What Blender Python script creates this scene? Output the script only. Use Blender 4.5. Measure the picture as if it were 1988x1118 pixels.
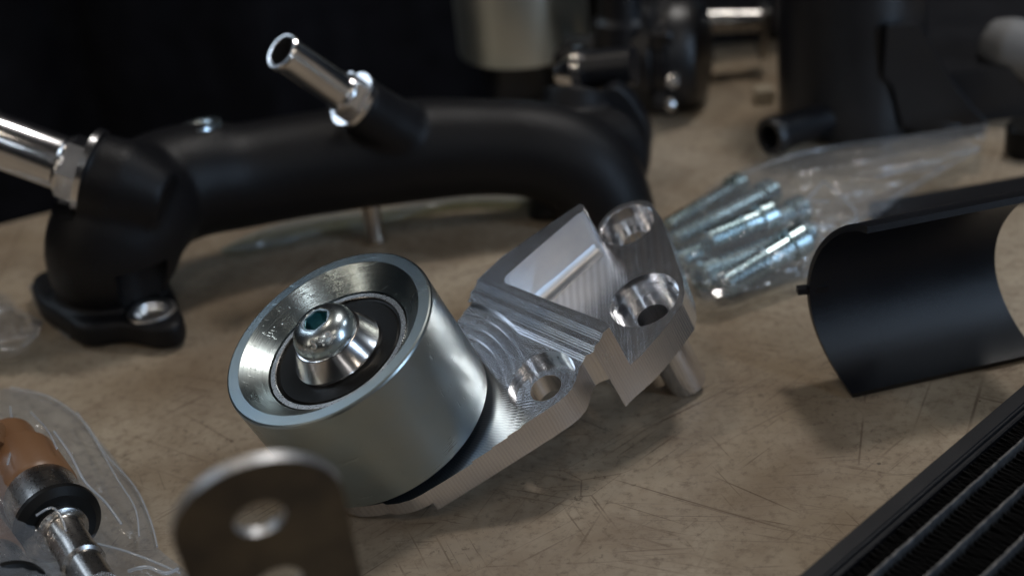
import bpy, bmesh, math, random
from mathutils import Vector, Matrix, noise
random.seed(7)
S = 0.001                                   # everything below is written in millimetres
for o in list(bpy.data.objects): bpy.data.objects.remove(o)
SC = bpy.context.scene
COL = SC.collection

# ------------------------------------------------------------------ camera
PITCH, ROLL, HCAM, FPX = math.radians(28), math.radians(6), 268.5, 2800.0
CX, CY = 994.0, 559.0
_up = Vector((-math.sin(ROLL)*math.cos(PITCH), math.cos(ROLL)*math.cos(PITCH), math.sin(PITCH)))
_fw = Vector((0, 0, -1)); _Y = (_fw - _fw.dot(_up)*_up).normalized(); _X = _Y.cross(_up)
R3 = Matrix((_X, _Y, _up))                  # camera axes -> world axes
camd = bpy.data.cameras.new('camera'); cam = bpy.data.objects.new('camera', camd); COL.objects.link(cam)
cam.matrix_world = Matrix.Translation((0, 0, HCAM*S)) @ R3.to_4x4()
camd.sensor_width = 36.0; camd.lens = 36.0*FPX/1988.0
camd.clip_start = 0.02; camd.clip_end = 50
camd.dof.use_dof = True; camd.dof.focus_distance = 0.437; camd.dof.aperture_fstop = 7.0
SC.camera = cam
def ray(px, py): return R3 @ Vector(((px-CX)/FPX, -(py-CY)/FPX, -1.0))
def at(px, py, z=0.0):
    r = ray(px, py); t = (z-HCAM)/r.z; return Vector((r.x*t, r.y*t, z))
def dep(px, py, Y):
    r = ray(px, py); t = Y/r.y; return Vector((r.x*t, Y, HCAM+r.z*t))
def cdir(x, y, z): return (R3 @ Vector((x, y, z))).normalized()

# ------------------------------------------------------------------ light
w = bpy.data.worlds.new('World'); SC.world = w; w.use_nodes = True
w.node_tree.nodes['Background'].inputs[0].default_value = (0.75, 0.85, 1.0, 1)
w.node_tree.nodes['Background'].inputs[1].default_value = 0.006
def lamp(name, loc, target, sx, sy, power, col):
    d = bpy.data.lights.new(name, 'AREA'); d.shape = 'RECTANGLE'; d.size = sx; d.size_y = sy
    d.energy = power; d.color = col
    o = bpy.data.objects.new(name, d); COL.objects.link(o); o.location = loc
    o.rotation_euler = (Vector(target)-Vector(loc)).to_track_quat('-Z', 'Y').to_euler(); return o
T0 = (0.02, 0.45, 0)
COOL, WARM, NEUT = (0.78, 0.89, 1.0), (1.0, 0.87, 0.72), (1.0, 0.955, 0.91)
for gx, gy, pw, sc_, c in ((-2.3, 3.0, 10, 1, COOL), (-0.8, 2.9, 16, 1, COOL), (0.8, 2.8, 84, 1, NEUT), (2.4, 2.6, 62, 1, NEUT),
                      (-2.4, 1.0, 8, .55, COOL), (-0.75, 0.95, 8, .4, WARM), (0.7, 1.25, 42, .6, NEUT), (2.5, 0.8, 22, .8, COOL),
                      (-2.3, -1.0, 6, .42, WARM), (-0.8, -1.2, 7, .42, NEUT), (0.7, -1.1, 5, .42, WARM), (2.3, -1.2, 6, .42, COOL),
                      (-1.6, -3.0, 7, .5, NEUT), (0.0, -3.1, 7, .5, COOL), (1.7, -3.0, 7, .5, WARM)):
    lamp('ceiling_panel', (gx, gy, 2.35), (gx*0.7, 0.45+(gy-0.45)*0.6, 0), 0.62*sc_, 0.34*sc_, pw*0.42, c)
for wx, wy, wz, ww, wp_ in ((-1.75, 1.45, 1.45, 0.34, 3.6), (-1.30, 1.90, 1.5, 0.42, 5.6), (-0.78, 2.15, 1.5, 0.30, 4.2)):
    lamp('reflection_panel', (wx, wy, wz), T0, ww, 0.75, wp_, (0.70, 0.84, 1.0))  # soft panels added to give plate and rim streaky reflections
lamp('tall_strip_light', (-1.9, -0.35, 0.95), (-0.1, 0.5, 0.05), 0.16, 1.1, 2.2, WARM)  # strip added at the left to brighten the drum and upright faces
lamp('tall_strip_light', (0.35, -2.6, 1.0), (0.0, 0.5, 0.05), 0.16, 0.9, 1.2, NEUT)  # strip added behind the camera to brighten drum and bracket side
lamp('tall_strip_light', (1.75, -0.75, 0.72), (0.15, 0.55, 0.05), 0.20, 1.25, 14.0, (0.55, 0.74, 1.0))  # tall cool window at the right front, aimed at the barrel
SC.view_settings.view_transform = 'Standard'; SC.view_settings.look = 'None'
SC.view_settings.exposure = 0.0; SC.view_settings.gamma = 1.0

# ------------------------------------------------------------------ materials
class NT:
    def __init__(s, name):
        s.m = bpy.data.materials.new(name); s.m.use_nodes = True; s.t = s.m.node_tree
        s.b = s.t.nodes['Principled BSDF']; s.out = s.t.nodes['Material Output']; s.co = None
    def n(s, typ, **k):
        nd = s.t.nodes.new(typ)
        for a, v in k.items(): setattr(nd, a, v)
        return nd
    def l(s, a, b): s.t.links.new(a, b)
    def pos(s):
        if s.co is None: s.co = s.n('ShaderNodeTexCoord')
        return s.co.outputs['Object']
    def mapping(s, scale=(1, 1, 1), rot=(0, 0, 0), loc=(0, 0, 0)):
        mp = s.n('ShaderNodeMapping'); s.l(s.pos(), mp.inputs[0])
        mp.inputs['Scale'].default_value = scale; mp.inputs['Rotation'].default_value = rot; mp.inputs['Location'].default_value = loc
        return mp.outputs[0]
    def stretch(s, ang, scale, loc):
        a = s.n('ShaderNodeMapping'); s.l(s.pos(), a.inputs[0]); a.inputs['Rotation'].default_value = (0, 0, ang); a.inputs['Location'].default_value = loc
        b = s.n('ShaderNodeMapping'); s.l(a.outputs[0], b.inputs[0]); b.inputs['Scale'].default_value = scale
        return b.outputs[0]
    def noise(s, scale, detail=4, vec=None, rough=0.55, dist=0.0):
        nd = s.n('ShaderNodeTexNoise'); nd.inputs['Scale'].default_value = scale; nd.inputs['Detail'].default_value = detail
        nd.inputs['Roughness'].default_value = rough; nd.inputs['Distortion'].default_value = dist
        s.l(vec or s.pos(), nd.inputs['Vector']); return nd.outputs['Fac']
    def ramp(s, fac, stops):
        nd = s.n('ShaderNodeValToRGB'); e = nd.color_ramp.elements
        while len(e) < len(stops): e.new(0.5)
        for i, (p, c) in enumerate(stops):
            e[i].position = p; e[i].color = (c, c, c, 1) if isinstance(c, (int, float)) else (*c, 1)
        s.l(fac, nd.inputs[0]); return nd.outputs[0]
    def mix(s, f, a, b, mode='MIX'):
        nd = s.n('ShaderNodeMix', data_type='RGBA', blend_type=mode)
        for inp, v in ((0, f), (6, a), (7, b)):
            if isinstance(v, (int, float)): nd.inputs[inp].default_value = v if inp == 0 else (v, v, v, 1)
            elif isinstance(v, tuple): nd.inputs[inp].default_value = (*v, 1)
            else: s.l(v, nd.inputs[inp])
        return nd.outputs[2]
    def math(s, op, a, b=0.0, c=0.0):
        nd = s.n('ShaderNodeMath', operation=op)
        for i, v in enumerate((a, b, c)):
            if isinstance(v, (int, float)): nd.inputs[i].default_value = v
            else: s.l(v, nd.inputs[i])
        return nd.outputs[0]
    def bump(s, h, strength, dist, prev=None):
        nd = s.n('ShaderNodeBump'); nd.inputs['Strength'].default_value = strength; nd.inputs['Distance'].default_value = dist
        s.l(h, nd.inputs['Height'])
        if prev: s.l(prev, nd.inputs['Normal'])
        return nd.outputs[0]
    def bevel(s, r):
        nd = s.n('ShaderNodeBevel', samples=4); nd.inputs['Radius'].default_value = r; return nd.outputs[0]
    def set(s, **k):
        for a, v in k.items():
            i = s.b.inputs[a.replace('_', ' ')]
            if isinstance(v, tuple): i.default_value = (*v, 1)
            elif isinstance(v, (int, float)): i.default_value = v
            else: s.l(v, i)
        return s

def metal(name, col, col2, rough, nscale=40, rvar=0.1, bumpamt=0.0, bscale=900, bev=0.0, turn=0.0):
    t = NT(name); f = t.noise(nscale, 5)
    c = t.mix(t.ramp(f, [(0.35, 0.0), (0.65, 1.0)]), col, col2)
    r = t.math('MULTIPLY_ADD', t.noise(nscale*3, 5), rvar*2, rough-rvar)
    t.set(Base_Color=c, Metallic=1.0, Roughness=r)
    nrm = None
    if bumpamt: nrm = t.bump(t.noise(bscale, 3), bumpamt, 0.0002, nrm)
    if turn:      # fine lathe lines round the axis and a few handling marks
        ln = t.noise(1.0, 3, vec=t.mapping(scale=(4, 4, 2600)))
        sm = t.ramp(t.noise(1.0, 2, vec=t.stretch(0.5, (60, 700, 300), (0, 0, 0))), [(0.66, 0.0), (0.70, 1.0)])
        nrm = t.bump(t.math('ADD', ln, t.math('MULTIPLY', sm, -0.6)), turn, 0.00012, nrm)
        t.set(Roughness=t.math('MULTIPLY_ADD', t.ramp(t.noise(9, 5, rough=0.7), [(0.4, 0.0), (0.65, 1.0)]), 0.10, t.math('MULTIPLY_ADD', ln, 0.08, rough-0.05)))
    if nrm: t.set(Normal=nrm)
    return t.m
def coat(name, col, rough, grain=2500, amt=0.5, spec=0.5, bev=0.0, var=0.3):
    t = NT(name); f = t.noise(30, 5)
    t.set(Base_Color=t.mix(f, tuple(x*(1-var) for x in col), tuple(x*(1+var) for x in col)),
          Roughness=t.math('MULTIPLY_ADD', t.noise(60, 4), 0.14, rough-0.07))
    t.b.inputs['Specular IOR Level'].default_value = spec
    t.set(Normal=t.bump(t.noise(grain, 2), amt, 0.0002, None))
    return t.m

def table_mat():
    t = NT('worn_laminate')
    big = t.noise(9, 6, rough=0.62); mid = t.noise(34, 8, rough=0.72, dist=0.5); fine = t.noise(260, 6, rough=0.75)
    c = t.mix(t.ramp(big, [(0.38, 0.0), (0.60, 1.0)]), (0.285, 0.218, 0.145), (0.465, 0.39, 0.295))
    c = t.mix(t.math('MULTIPLY', t.ramp(t.noise(3.6, 5, rough=0.7, dist=0.8), [(0.48, 0.0), (0.66, 1.0)]), 0.5), c, (0.15, 0.105, 0.07))
    c = t.mix(t.math('MULTIPLY', t.ramp(mid, [(0.46, 0.0), (0.68, 1.0)]), 0.55), c, (0.21, 0.15, 0.10))
    c = t.mix(t.math('MULTIPLY', t.ramp(fine, [(0.50, 0.0), (0.66, 1.0)]), 0.55), c, (0.14, 0.10, 0.068))
    spk = t.math('MULTIPLY', t.ramp(t.noise(520, 3, rough=0.6, dist=1.0), [(0.60, 0.0), (0.68, 1.0)]), t.ramp(t.noise(21, 4), [(0.44, 0.1), (0.62, 1.0)]))
    c = t.mix(t.math('MULTIPLY', spk, 0.6), c, (0.07, 0.05, 0.035))
    # directional scuffs and straight hair scratches, several headings
    hs = []
    for k, (ang, lx, ly, thr, st, gs) in enumerate(((0.45, 22, 900, 0.625, 0.9, 11), (-0.72, 26, 1000, 0.625, 0.9, 13), (1.25, 30, 1100, 0.635, 0.7, 17), (0.08, 26, 1000, 0.635, 0.7, 15),
                                                   (0.62, 5, 520, 0.655, 1.0, 7), (-0.55, 4, 480, 0.66, 1.0, 6), (-1.1, 5, 560, 0.665, 0.9, 8), (0.2, 4, 600, 0.665, 0.9, 7))):
        v = t.stretch(ang, (lx, ly, 50), (k*.31, k*.17, 0))
        m = t.ramp(t.noise(1.0, 2, vec=v, rough=0.5), [(thr-0.015, 0.0), (thr+0.03, 1.0)])
        gate = t.ramp(t.noise(gs*2.3, 3), [(0.50, 0.0), (0.66, 1.0)])
        hs.append(t.math('MULTIPLY', t.math('MULTIPLY', m, gate), st))
    for k, (sc, ang, wd, st) in enumerate(((6.3, 0.35, 0.0018, 0.9), (9.1, -0.5, 0.0018, 0.7))):
        vo = t.n('ShaderNodeTexVoronoi', feature='DISTANCE_TO_EDGE'); vo.inputs['Scale'].default_value = sc
        t.l(t.stretch(ang, (1, 2.2, 1), (k*.7, .3*k, 0)), vo.inputs['Vector'])
        m = t.math('LESS_THAN', vo.outputs['Distance'], wd)
        gate = t.ramp(t.noise(12+9*k, 3), [(0.50, 0.0), (0.56, 1.0)])
        hs.append(t.math('MULTIPLY', t.math('MULTIPLY', m, gate), st))
    tot = hs[0]
    for h in hs[1:]: tot = t.math('MAXIMUM', tot, h)
    c = t.mix(t.math('MULTIPLY', tot, 0.68), c, (0.085, 0.048, 0.03))
    sp = t.n('ShaderNodeTexVoronoi'); sp.inputs['Scale'].default_value = 62; t.l(t.pos(), sp.inputs['Vector'])
    dots = t.math('MULTIPLY', t.math('LESS_THAN', sp.outputs['Distance'], 0.045), t.ramp(t.noise(9, 2), [(0.5, 0.0), (0.56, 1.0)]))
    c = t.mix(t.math('MULTIPLY', dots, 0.85), c, (0.03, 0.022, 0.018))
    t.set(Base_Color=c, Roughness=t.math('MULTIPLY_ADD', mid, 0.25, 0.36))
    t.b.inputs['Specular IOR Level'].default_value = 0.35
    t.set(Normal=t.bump(t.math('SUBTRACT', t.math('MULTIPLY', fine, 0.25), tot), 0.35, 0.0002))
    return t.m

def machined_mat():
    """bright aluminium with cutter marks: arcs on the top faces, ribs across the walls"""
    t = NT('machined_aluminium')
    co = t.n('ShaderNodeTexCoord'); sep = t.n('ShaderNodeSeparateXYZ'); t.l(co.outputs['Object'], sep.inputs[0])
    sn = t.n('ShaderNodeSeparateXYZ'); t.l(co.outputs['Normal'], sn.inputs[0])
    istop = t.math('GREATER_THAN', t.math('ABSOLUTE', sn.outputs[2]), 0.6)
    x, y, z = sep.outputs[0], sep.outputs[1], sep.outputs[2]
    def dist(cx, cy):
        a = t.math('SUBTRACT', x, cx); b = t.math('SUBTRACT', y, cy)
        return t.math('SQRT', t.math('ADD', t.math('MULTIPLY', a, a), t.math('MULTIPLY', b, b)))
    wob = t.math('MULTIPLY', t.noise(90, 2), 0.0012)
    def saw(v, pitch): return t.math('SINE', t.math('MULTIPLY', t.math('ADD', v, wob), 2*math.pi/pitch))
    # along-path cusps (fine) and passes (coarse)
    rad = dist(0.0, 0.0)
    ridge = t.math('ADD', t.math('MULTIPLY', x, 0.907), t.math('MULTIPLY', y, 0.42))
    nearr = t.math('LESS_THAN', rad, 0.049)
    coarse = t.math('ADD', t.math('MULTIPLY', nearr, saw(rad, 0.0034)),
                    t.math('MULTIPLY', t.math('SUBTRACT', 1.0, nearr), saw(ridge, 0.0029)))
    ang = t.math('ARCTAN2', y, x)
    inband = None
    cusp_r = t.math('SINE', t.math('MULTIPLY', ang, 250.0))
    cusp_l = saw(t.math('SUBTRACT', t.math('MULTIPLY', y, 0.907), t.math('MULTIPLY', x, 0.42)), 0.00105)
    cusp = t.math('ADD', t.math('MULTIPLY', nearr, cusp_r), t.math('MULTIPLY', t.math('SUBTRACT', 1.0, nearr), cusp_l))
    inband = t.math('MULTIPLY', t.math('GREATER_THAN', z, -0.0085), t.math('LESS_THAN', t.math('ABSOLUTE', t.math('SUBTRACT', ridge, 0.046)), 0.0125))
    inband = t.math('MAXIMUM', inband, nearr)
    coarse = t.math('MULTIPLY', coarse, t.math('MULTIPLY_ADD', inband, 0.12, 0.05))
    top = t.math('ADD', coarse, t.math('MULTIPLY', cusp, 0.24))
    rib = t.math('ADD', saw(t.math('ADD', x, t.math('MULTIPLY', y, 0.6)), 0.0011),
                 t.math('MULTIPLY', t.noise(1.0, 2, vec=t.mapping(scale=(700, 700, 25))), 4.0))
    h = t.math('ADD', t.math('MULTIPLY', istop, top), t.math('MULTIPLY', t.math('SUBTRACT', 1.0, istop), t.math('MULTIPLY', rib, 0.42)))
    low = t.math('MULTIPLY', istop, t.math('LESS_THAN', z, -0.0172))
    lane = t.math('SUBTRACT', t.math('MULTIPLY', x, 0.94), t.math('MULTIPLY', y, 0.35))
    h = t.math('ADD', h, t.math('MULTIPLY', low, t.math('MULTIPLY', saw(lane, 0.0052), 0.45)))
    h = t.math('ADD', h, t.math('MULTIPLY', low, t.math('MULTIPLY', saw(lane, 0.0011), 0.16)))
    f = t.noise(55, 5)
    c = t.mix(t.ramp(f, [(0.3, 0.0), (0.7, 1.0)]), (0.80, 0.83, 0.90), (0.92, 0.92, 0.94))
    mark_shade = t.math('ADD', t.math('MULTIPLY', istop, t.math('ADD', t.math('MULTIPLY', cusp, inband), t.math('MULTIPLY', low, saw(lane, 0.0026)))), t.math('MULTIPLY', t.math('SUBTRACT', 1.0, istop), t.math('MULTIPLY', rib, 0.6)))
    c = t.mix(t.ramp(t.math('MULTIPLY_ADD', mark_shade, 0.2, 0.5), [(0.2, 0.0), (0.8, 1.0)]), t.mix(0.30, c, (0.05, 0.05, 0.06)), c)  # darkens the base colour along the cutter marks, painting in their shading
    t.set(Base_Color=c, Metallic=1.0, Roughness=t.math('MULTIPLY_ADD', t.noise(60, 3), 0.10, 0.20),
          Normal=t.bump(h, 0.6, 0.00006))
    return t.m

def film_mat(name, haze, rough, tint=(0.93, 0.95, 0.96), bs=0.3):
    t = NT(name); t.t.nodes.remove(t.b)
    tr = t.n('ShaderNodeBsdfTransparent'); tr.inputs[0].default_value = (*tint, 1)
    df = t.n('ShaderNodeBsdfDiffuse'); df.inputs[0].default_value = (0.70, 0.74, 0.80, 1)
    gl = t.n('ShaderNodeBsdfGlossy'); gl.inputs['Roughness'].default_value = rough; gl.inputs[0].default_value = (1, 1, 1, 1)
    nrm = t.bump(t.math('ADD', t.noise(120, 4, dist=1.5), t.math('MULTIPLY', t.noise(500, 3), 0.25)), bs, 0.0012)
    t.l(nrm, gl.inputs['Normal'])
    lw = t.n('ShaderNodeLayerWeight'); lw.inputs[0].default_value = 0.5
    fz = t.math('MULTIPLY_ADD', t.math('POWER', lw.outputs['Facing'], 3.5), 0.6, 0.085)
    m1 = t.n('ShaderNodeMixShader'); m1.inputs[0].default_value = haze; t.l(tr.outputs[0], m1.inputs[1]); t.l(df.outputs[0], m1.inputs[2])
    m2 = t.n('ShaderNodeMixShader'); t.l(fz, m2.inputs[0])
    t.l(m1.outputs[0], m2.inputs[1]); t.l(gl.outputs[0], m2.inputs[2]); t.l(m2.outputs[0], t.out.inputs[0])
    return t.m

M = dict(
    table=table_mat(), alu=machined_mat(),
    zinc=metal('zinc_plated_steel', (0.37, 0.46, 0.51), (0.45, 0.49, 0.47), 0.25, 22, 0.04, 0.0, 2500, 0, 0.5),
    zinc_blue=metal('blue_zinc', (0.52, 0.60, 0.64), (0.60, 0.66, 0.68), 0.27, 60, 0.05, 0.03, 900, 0.0003),
    screw=metal('teal_zinc_screw', (0.36, 0.48, 0.51), (0.46, 0.57, 0.59), 0.27, 90, 0.06),
    drumz=metal('bright_zinc_drum', (0.60, 0.66, 0.64), (0.68, 0.71, 0.68), 0.42, 30, 0.05),
    socket=metal('teal_zinc', (0.16, 0.34, 0.38), (0.22, 0.42, 0.45), 0.25, 200, 0.05),
    turned=metal('turned_aluminium', (0.72, 0.72, 0.74), (0.82, 0.81, 0.81), 0.19, 60, 0.04, 0.0, 900, 0.0003),
    bore=metal('bored_aluminium', (0.80, 0.81, 0.84), (0.88, 0.88, 0.89), 0.17, 120, 0.05),
    cove=metal('end_milled_wall', (0.84, 0.85, 0.88), (0.93, 0.93, 0.94), 0.36, 90, 0.05),
    edge=metal('highlight_edge', (0.92, 0.92, 0.94), (0.97, 0.96, 0.95), 0.30, 400, 0.08),  # brighter metal paints edge highlights; also on raised marks and bore insert
    steel=metal('ground_steel', (0.36, 0.35, 0.34), (0.46, 0.44, 0.42), 0.28, 300, 0.05, 0.0, 2500, 0.0002),
    plate=metal('dark_mill_steel', (0.075, 0.07, 0.068), (0.15, 0.13, 0.105), 0.30, 50, 0.08, 0.2, 900),
    cutedge=metal('sheared_edge', (0.52, 0.53, 0.55), (0.66, 0.66, 0.67), 0.48, 200, 0.06),
    brass=metal('dull_nickel', (0.62, 0.54, 0.46), (0.70, 0.62, 0.52), 0.25, 60, 0.06),
    cast=coat('black_wrinkle_coat', (0.0065, 0.0063, 0.0075), 0.46, 900, 1.0, 0.27),
    satin=coat('satin_black_coat', (0.006, 0.0065, 0.009), 0.38, 2200, 0.3, 0.6, 0.0004),
    gloss=coat('black_anodised', (0.005, 0.0055, 0.008), 0.36, 2600, 0.45, 0.4, 0.0005),
    rubber=coat('black_rubber', (0.006, 0.006, 0.006), 0.42, 700, 0.1, 0.2),
    fin=coat('black_fin_paint', (0.004, 0.004, 0.0045), 0.5, 3000, 0.3, 0.2),
    tube=metal('worn_tube_edge', (0.09, 0.09, 0.095), (0.20, 0.195, 0.19), 0.5, 500, 0.1, 0.6, 900),
    tan=coat('tan_plastic', (0.22, 0.108, 0.05), 0.38, 600, 0.15, 0.5, 0.0004, 0.1),
    greyp=coat('grey_plastic', (0.22, 0.22, 0.22), 0.55, 800, 0.2, 0.3),
    drape=coat('black_cloth', (0.011, 0.011, 0.014), 0.9, 600, 0.6, 0.1, 0, 0.9),
    floor=coat('dark_floor', (0.006, 0.006, 0.007), 0.6, 300, 0.3, 0.2),
    film=film_mat('clear_polythene', 0.15, 0.09, bs=0.16), film_thin=film_mat('soft_polythene', 0.15, 0.12, bs=0.45),
    film_green=film_mat('green_tinted_film', 0.22, 0.18, (0.72, 0.80, 0.70)),
)
for k, o in (('olive', (0.40, 0.42, 0.35)),): pass

# ------------------------------------------------------------------ builders
def link(name, me, mat, parent=None, mw=None, smooth=True, auto=35):
    o = bpy.data.objects.new(name, me); COL.objects.link(o)
    if mat and not me.materials: me.materials.append(M[mat] if isinstance(mat, str) else mat)
    if parent: o.parent = parent
    if mw is not None:
        o.matrix_local = (world_of(parent).inverted() @ mw) if parent else mw
    WM[o.name] = mw if mw is not None else (WM[parent.name] if parent else Matrix.Identity(4))
    if smooth:
        me.polygons.foreach_set('use_smooth', [True]*len(me.polygons))
        try: me.set_sharp_from_angle(angle=math.radians(auto))
        except Exception: pass
    me.update(); return o
def world_of(o):
    return WM[o.name]
WM = {}
def mesh(name, vs, fs):
    me = bpy.data.meshes.new(name); me.from_pydata([Vector(v)*S for v in vs], [], fs); me.update(); return me
def bmmesh(bm, name='m'):
    bmesh.ops.recalc_face_normals(bm, faces=bm.faces)
    me = bpy.data.meshes.new(name); bm.to_mesh(me); bm.free(); return me
def thing(name, loc, label, cat, group=None, rot=None):
    o = bpy.data.objects.new(name, None); COL.objects.link(o); o.empty_display_size = 0.01
    m = Matrix.Translation(Vector(loc)*S)
    if rot is not None: m = m @ rot.to_4x4()
    o.matrix_basis = m; WM[o.name] = m
    o['label'] = label; o['category'] = cat
    if group: o['group'] = group
    return o
def tag(o, label, cat, group=None):
    o['label'] = label; o['category'] = cat
    if group: o['group'] = group
    return o
def frame(origin, zaxis, xhint=Vector((1, 0, 0))):
    z = Vector(zaxis).normalized(); x = Vector(xhint); x = (x - x.dot(z)*z)
    if x.length < 1e-4: x = Vector((0, 1, 0)) - Vector((0, 1, 0)).dot(z)*z
    x.normalize(); y = z.cross(x)
    m = Matrix((x, y, z)).transposed().to_4x4(); m.translation = Vector(origin)*S; return m
def lathe(profile, seg=96, closed=False):
    """profile: (r, z) in mm about local Z; closed=True joins last ring to first"""
    vs, fs = [], []; n = len(profile)
    for r, z in profile:
        for k in range(seg):
            a = 2*math.pi*k/seg; vs.append((r*math.cos(a), r*math.sin(a), z))
    rng_ = range(n) if closed else range(n-1)
    for i in rng_:
        j = (i+1) % n
        for k in range(seg):
            k2 = (k+1) % seg; fs.append((i*seg+k, i*seg+k2, j*seg+k2, j*seg+k))
    if not closed:
        if profile[0][0] > 1e-3: fs.append(tuple(range(seg))[::-1])
        if profile[-1][0] > 1e-3: fs.append(tuple((n-1)*seg+k for k in range(seg)))
    me = mesh('lathe', vs, fs); bm = bmesh.new(); bm.from_mesh(me)
    bmesh.ops.remove_doubles(bm, verts=bm.verts, dist=1e-7); bmesh.ops.recalc_face_normals(bm, faces=bm.faces)
    bm.to_mesh(me); bm.free(); return me
def prism(poly, z0, z1):
    n = len(poly); vs = [(p[0], p[1], z0) for p in poly]+[(p[0], p[1], z1) for p in poly]
    fs = [tuple(range(n))[::-1], tuple(range(n, 2*n))]+[(i, (i+1) % n, n+(i+1) % n, n+i) for i in range(n)]
    me = mesh('prism', vs, fs); bm = bmesh.new(); bm.from_mesh(me); bmesh.ops.recalc_face_normals(bm, faces=bm.faces)
    bm.to_mesh(me); bm.free(); return me
def arc(cx, cy, r, a0, a1, n=24):
    return [(cx+r*math.cos(math.radians(a0+(a1-a0)*i/n)), cy+r*math.sin(math.radians(a0+(a1-a0)*i/n))) for i in range(n+1)]
def box(x0, x1, y0, y1, z0, z1): return prism([(x0, y0), (x1, y0), (x1, y1), (x0, y1)], z0, z1)
def hexa(r, a0=0): return [(r*math.cos(math.radians(a0+60*i)), r*math.sin(math.radians(a0+60*i))) for i in range(6)]
def merge(meshes):
    bm = bmesh.new()
    for m in meshes: bm.from_mesh(m)
    me = bpy.data.meshes.new('merged'); bm.to_mesh(me); bm.free()
    for m in meshes[0].materials: me.materials.append(m)
    return me
def xform(me, mat):
    me = me.copy(); me.transform(mat); return me
def boolean(base, cutters, op='DIFFERENCE'):
    """base/cutters: meshes in one local space (worked at 1000x so the solver keeps its precision)"""
    K = Matrix.Scale(1000, 4); base = xform(base, K); cutters = [xform(c, K) for c in cutters]
    o = bpy.data.objects.new('tmp_base', base); COL.objects.link(o); tmp = []
    for c in cutters:
        q = bpy.data.objects.new('tmp_cut', c); COL.objects.link(q); tmp.append(q)
        md = o.modifiers.new('b', 'BOOLEAN'); md.object = q; md.operation = op; md.solver = 'EXACT'
    bpy.context.view_layer.update()
    me = bpy.data.meshes.new_from_object(o.evaluated_get(bpy.context.evaluated_depsgraph_get()))
    for q in tmp+[o]: bpy.data.objects.remove(q)
    me.transform(Matrix.Scale(0.001, 4)); return me
def voxel(meshes, size, smooth=6, fac=0.6):
    o = bpy.data.objects.new('tmp', merge(meshes)); COL.objects.link(o)
    md = o.modifiers.new('r', 'REMESH'); md.mode = 'VOXEL'; md.voxel_size = size*S
    ms = o.modifiers.new('s', 'SMOOTH'); ms.factor = fac; ms.iterations = smooth
    bpy.context.view_layer.update()
    me = bpy.data.meshes.new_from_object(o.evaluated_get(bpy.context.evaluated_depsgraph_get()))
    bpy.data.objects.remove(o); return me
def tubepath(pts, radii, seg=32, caps=True):
    """swept tube through world-mm points with varying radius"""
    P = [Vector(p) for p in pts]; vs, fs = [], []
    t = (P[1]-P[0]).normalized(); x = t.orthogonal().normalized()
    for i, p in enumerate(P):
        t = ((P[min(i+1, len(P)-1)]-P[max(i-1, 0)])).normalized()
        x = (x-x.dot(t)*t).normalized(); y = t.cross(x)
        for k in range(seg):
            a = 2*math.pi*k/seg; vs.append(p+(x*math.cos(a)+y*math.sin(a))*radii[i])
    for i in range(len(P)-1):
        for k in range(seg):
            k2 = (k+1) % seg; fs.append((i*seg+k, i*seg+k2, (i+1)*seg+k2, (i+1)*seg+k))
    if caps: fs += [tuple(range(seg))[::-1], tuple((len(P)-1)*seg+k for k in range(seg))]
    me = mesh('tube', vs, fs); bm = bmesh.new(); bm.from_mesh(me); bmesh.ops.recalc_face_normals(bm, faces=bm.faces)
    bm.to_mesh(me); bm.free(); return me
def spline(pts, n=8):
    """Catmull-Rom through tuples of any length"""
    out = []; L = len(pts)
    for i in range(L-1):
        p0, p1, p2, p3 = pts[max(i-1, 0)], pts[i], pts[i+1], pts[min(i+2, L-1)]
        for k in range(n):
            t = k/n; out.append(tuple(0.5*((2*b)+(-a+c)*t+(2*a-5*b+4*c-d)*t*t+(-a+3*b-3*c+d)*t**3) for a, b, c, d in zip(p0, p1, p2, p3)))
    out.append(tuple(pts[-1])); return out
def struct(name, me, mat, **k):
    o = link(name, me, mat, **k); o['kind'] = 'structure'; return o

# ------------------------------------------------------------------ setting: bench top, floor, black drape
e0 = at(0, 437); e1 = Vector((135, 770, 0)); ed = (e1-e0).normalized()
eL = e0-ed*500; eR = e0+ed*1200
top = prism([(eL.x, eL.y), (-800, -300), (900, -300), (eR.x, eR.y)], -28, 0)
tb = struct('table_top', top, 'table', smooth=False)
struct('floor', box(-4000, 4000, -2000, 2600, -780, -760), 'floor', smooth=False)
vs, fs = [], []
for i in range(161):
    x = -2600+i*32.5; y = 1750+55*math.sin(i*0.42)+22*math.sin(i*1.1+1)
    vs += [(x, y, -760), (x, y-20*math.sin(i*.3), 2400)]
for i in range(160): fs.append((2*i, 2*i+2, 2*i+3, 2*i+1))
struct('backdrop', mesh('drape', vs, fs), 'drape')

# ------------------------------------------------------------------ idler bracket with roller (hero)
NV = cdir(-0.40651074, 0.67595118, 0.61468612)          # roller axis, away from the plate
RC = Vector((0, 0, HCAM)) + R3 @ Vector((-55.87, -14.35, -435.81))    # centre of the roller's outer rim
UV = (Vector((0.90768281, 0.19283683, 0.37272761))); UV = (UV-UV.dot(NV)*NV).normalized()
VV = NV.cross(UV)
base = RC-NV*52
FR = frame(RC, NV, UV)                                  # roller frame: z=0 at rim face
FP = frame(RC-NV*36, NV, UV)                            # plate frame: z=0 at the ridge
root = thing('idler_bracket', (RC-NV*55+Vector((0, 0, -15))), 'machined aluminium tensioner bracket with large zinc roller, lying tilted mid bench', 'bracket')
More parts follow.
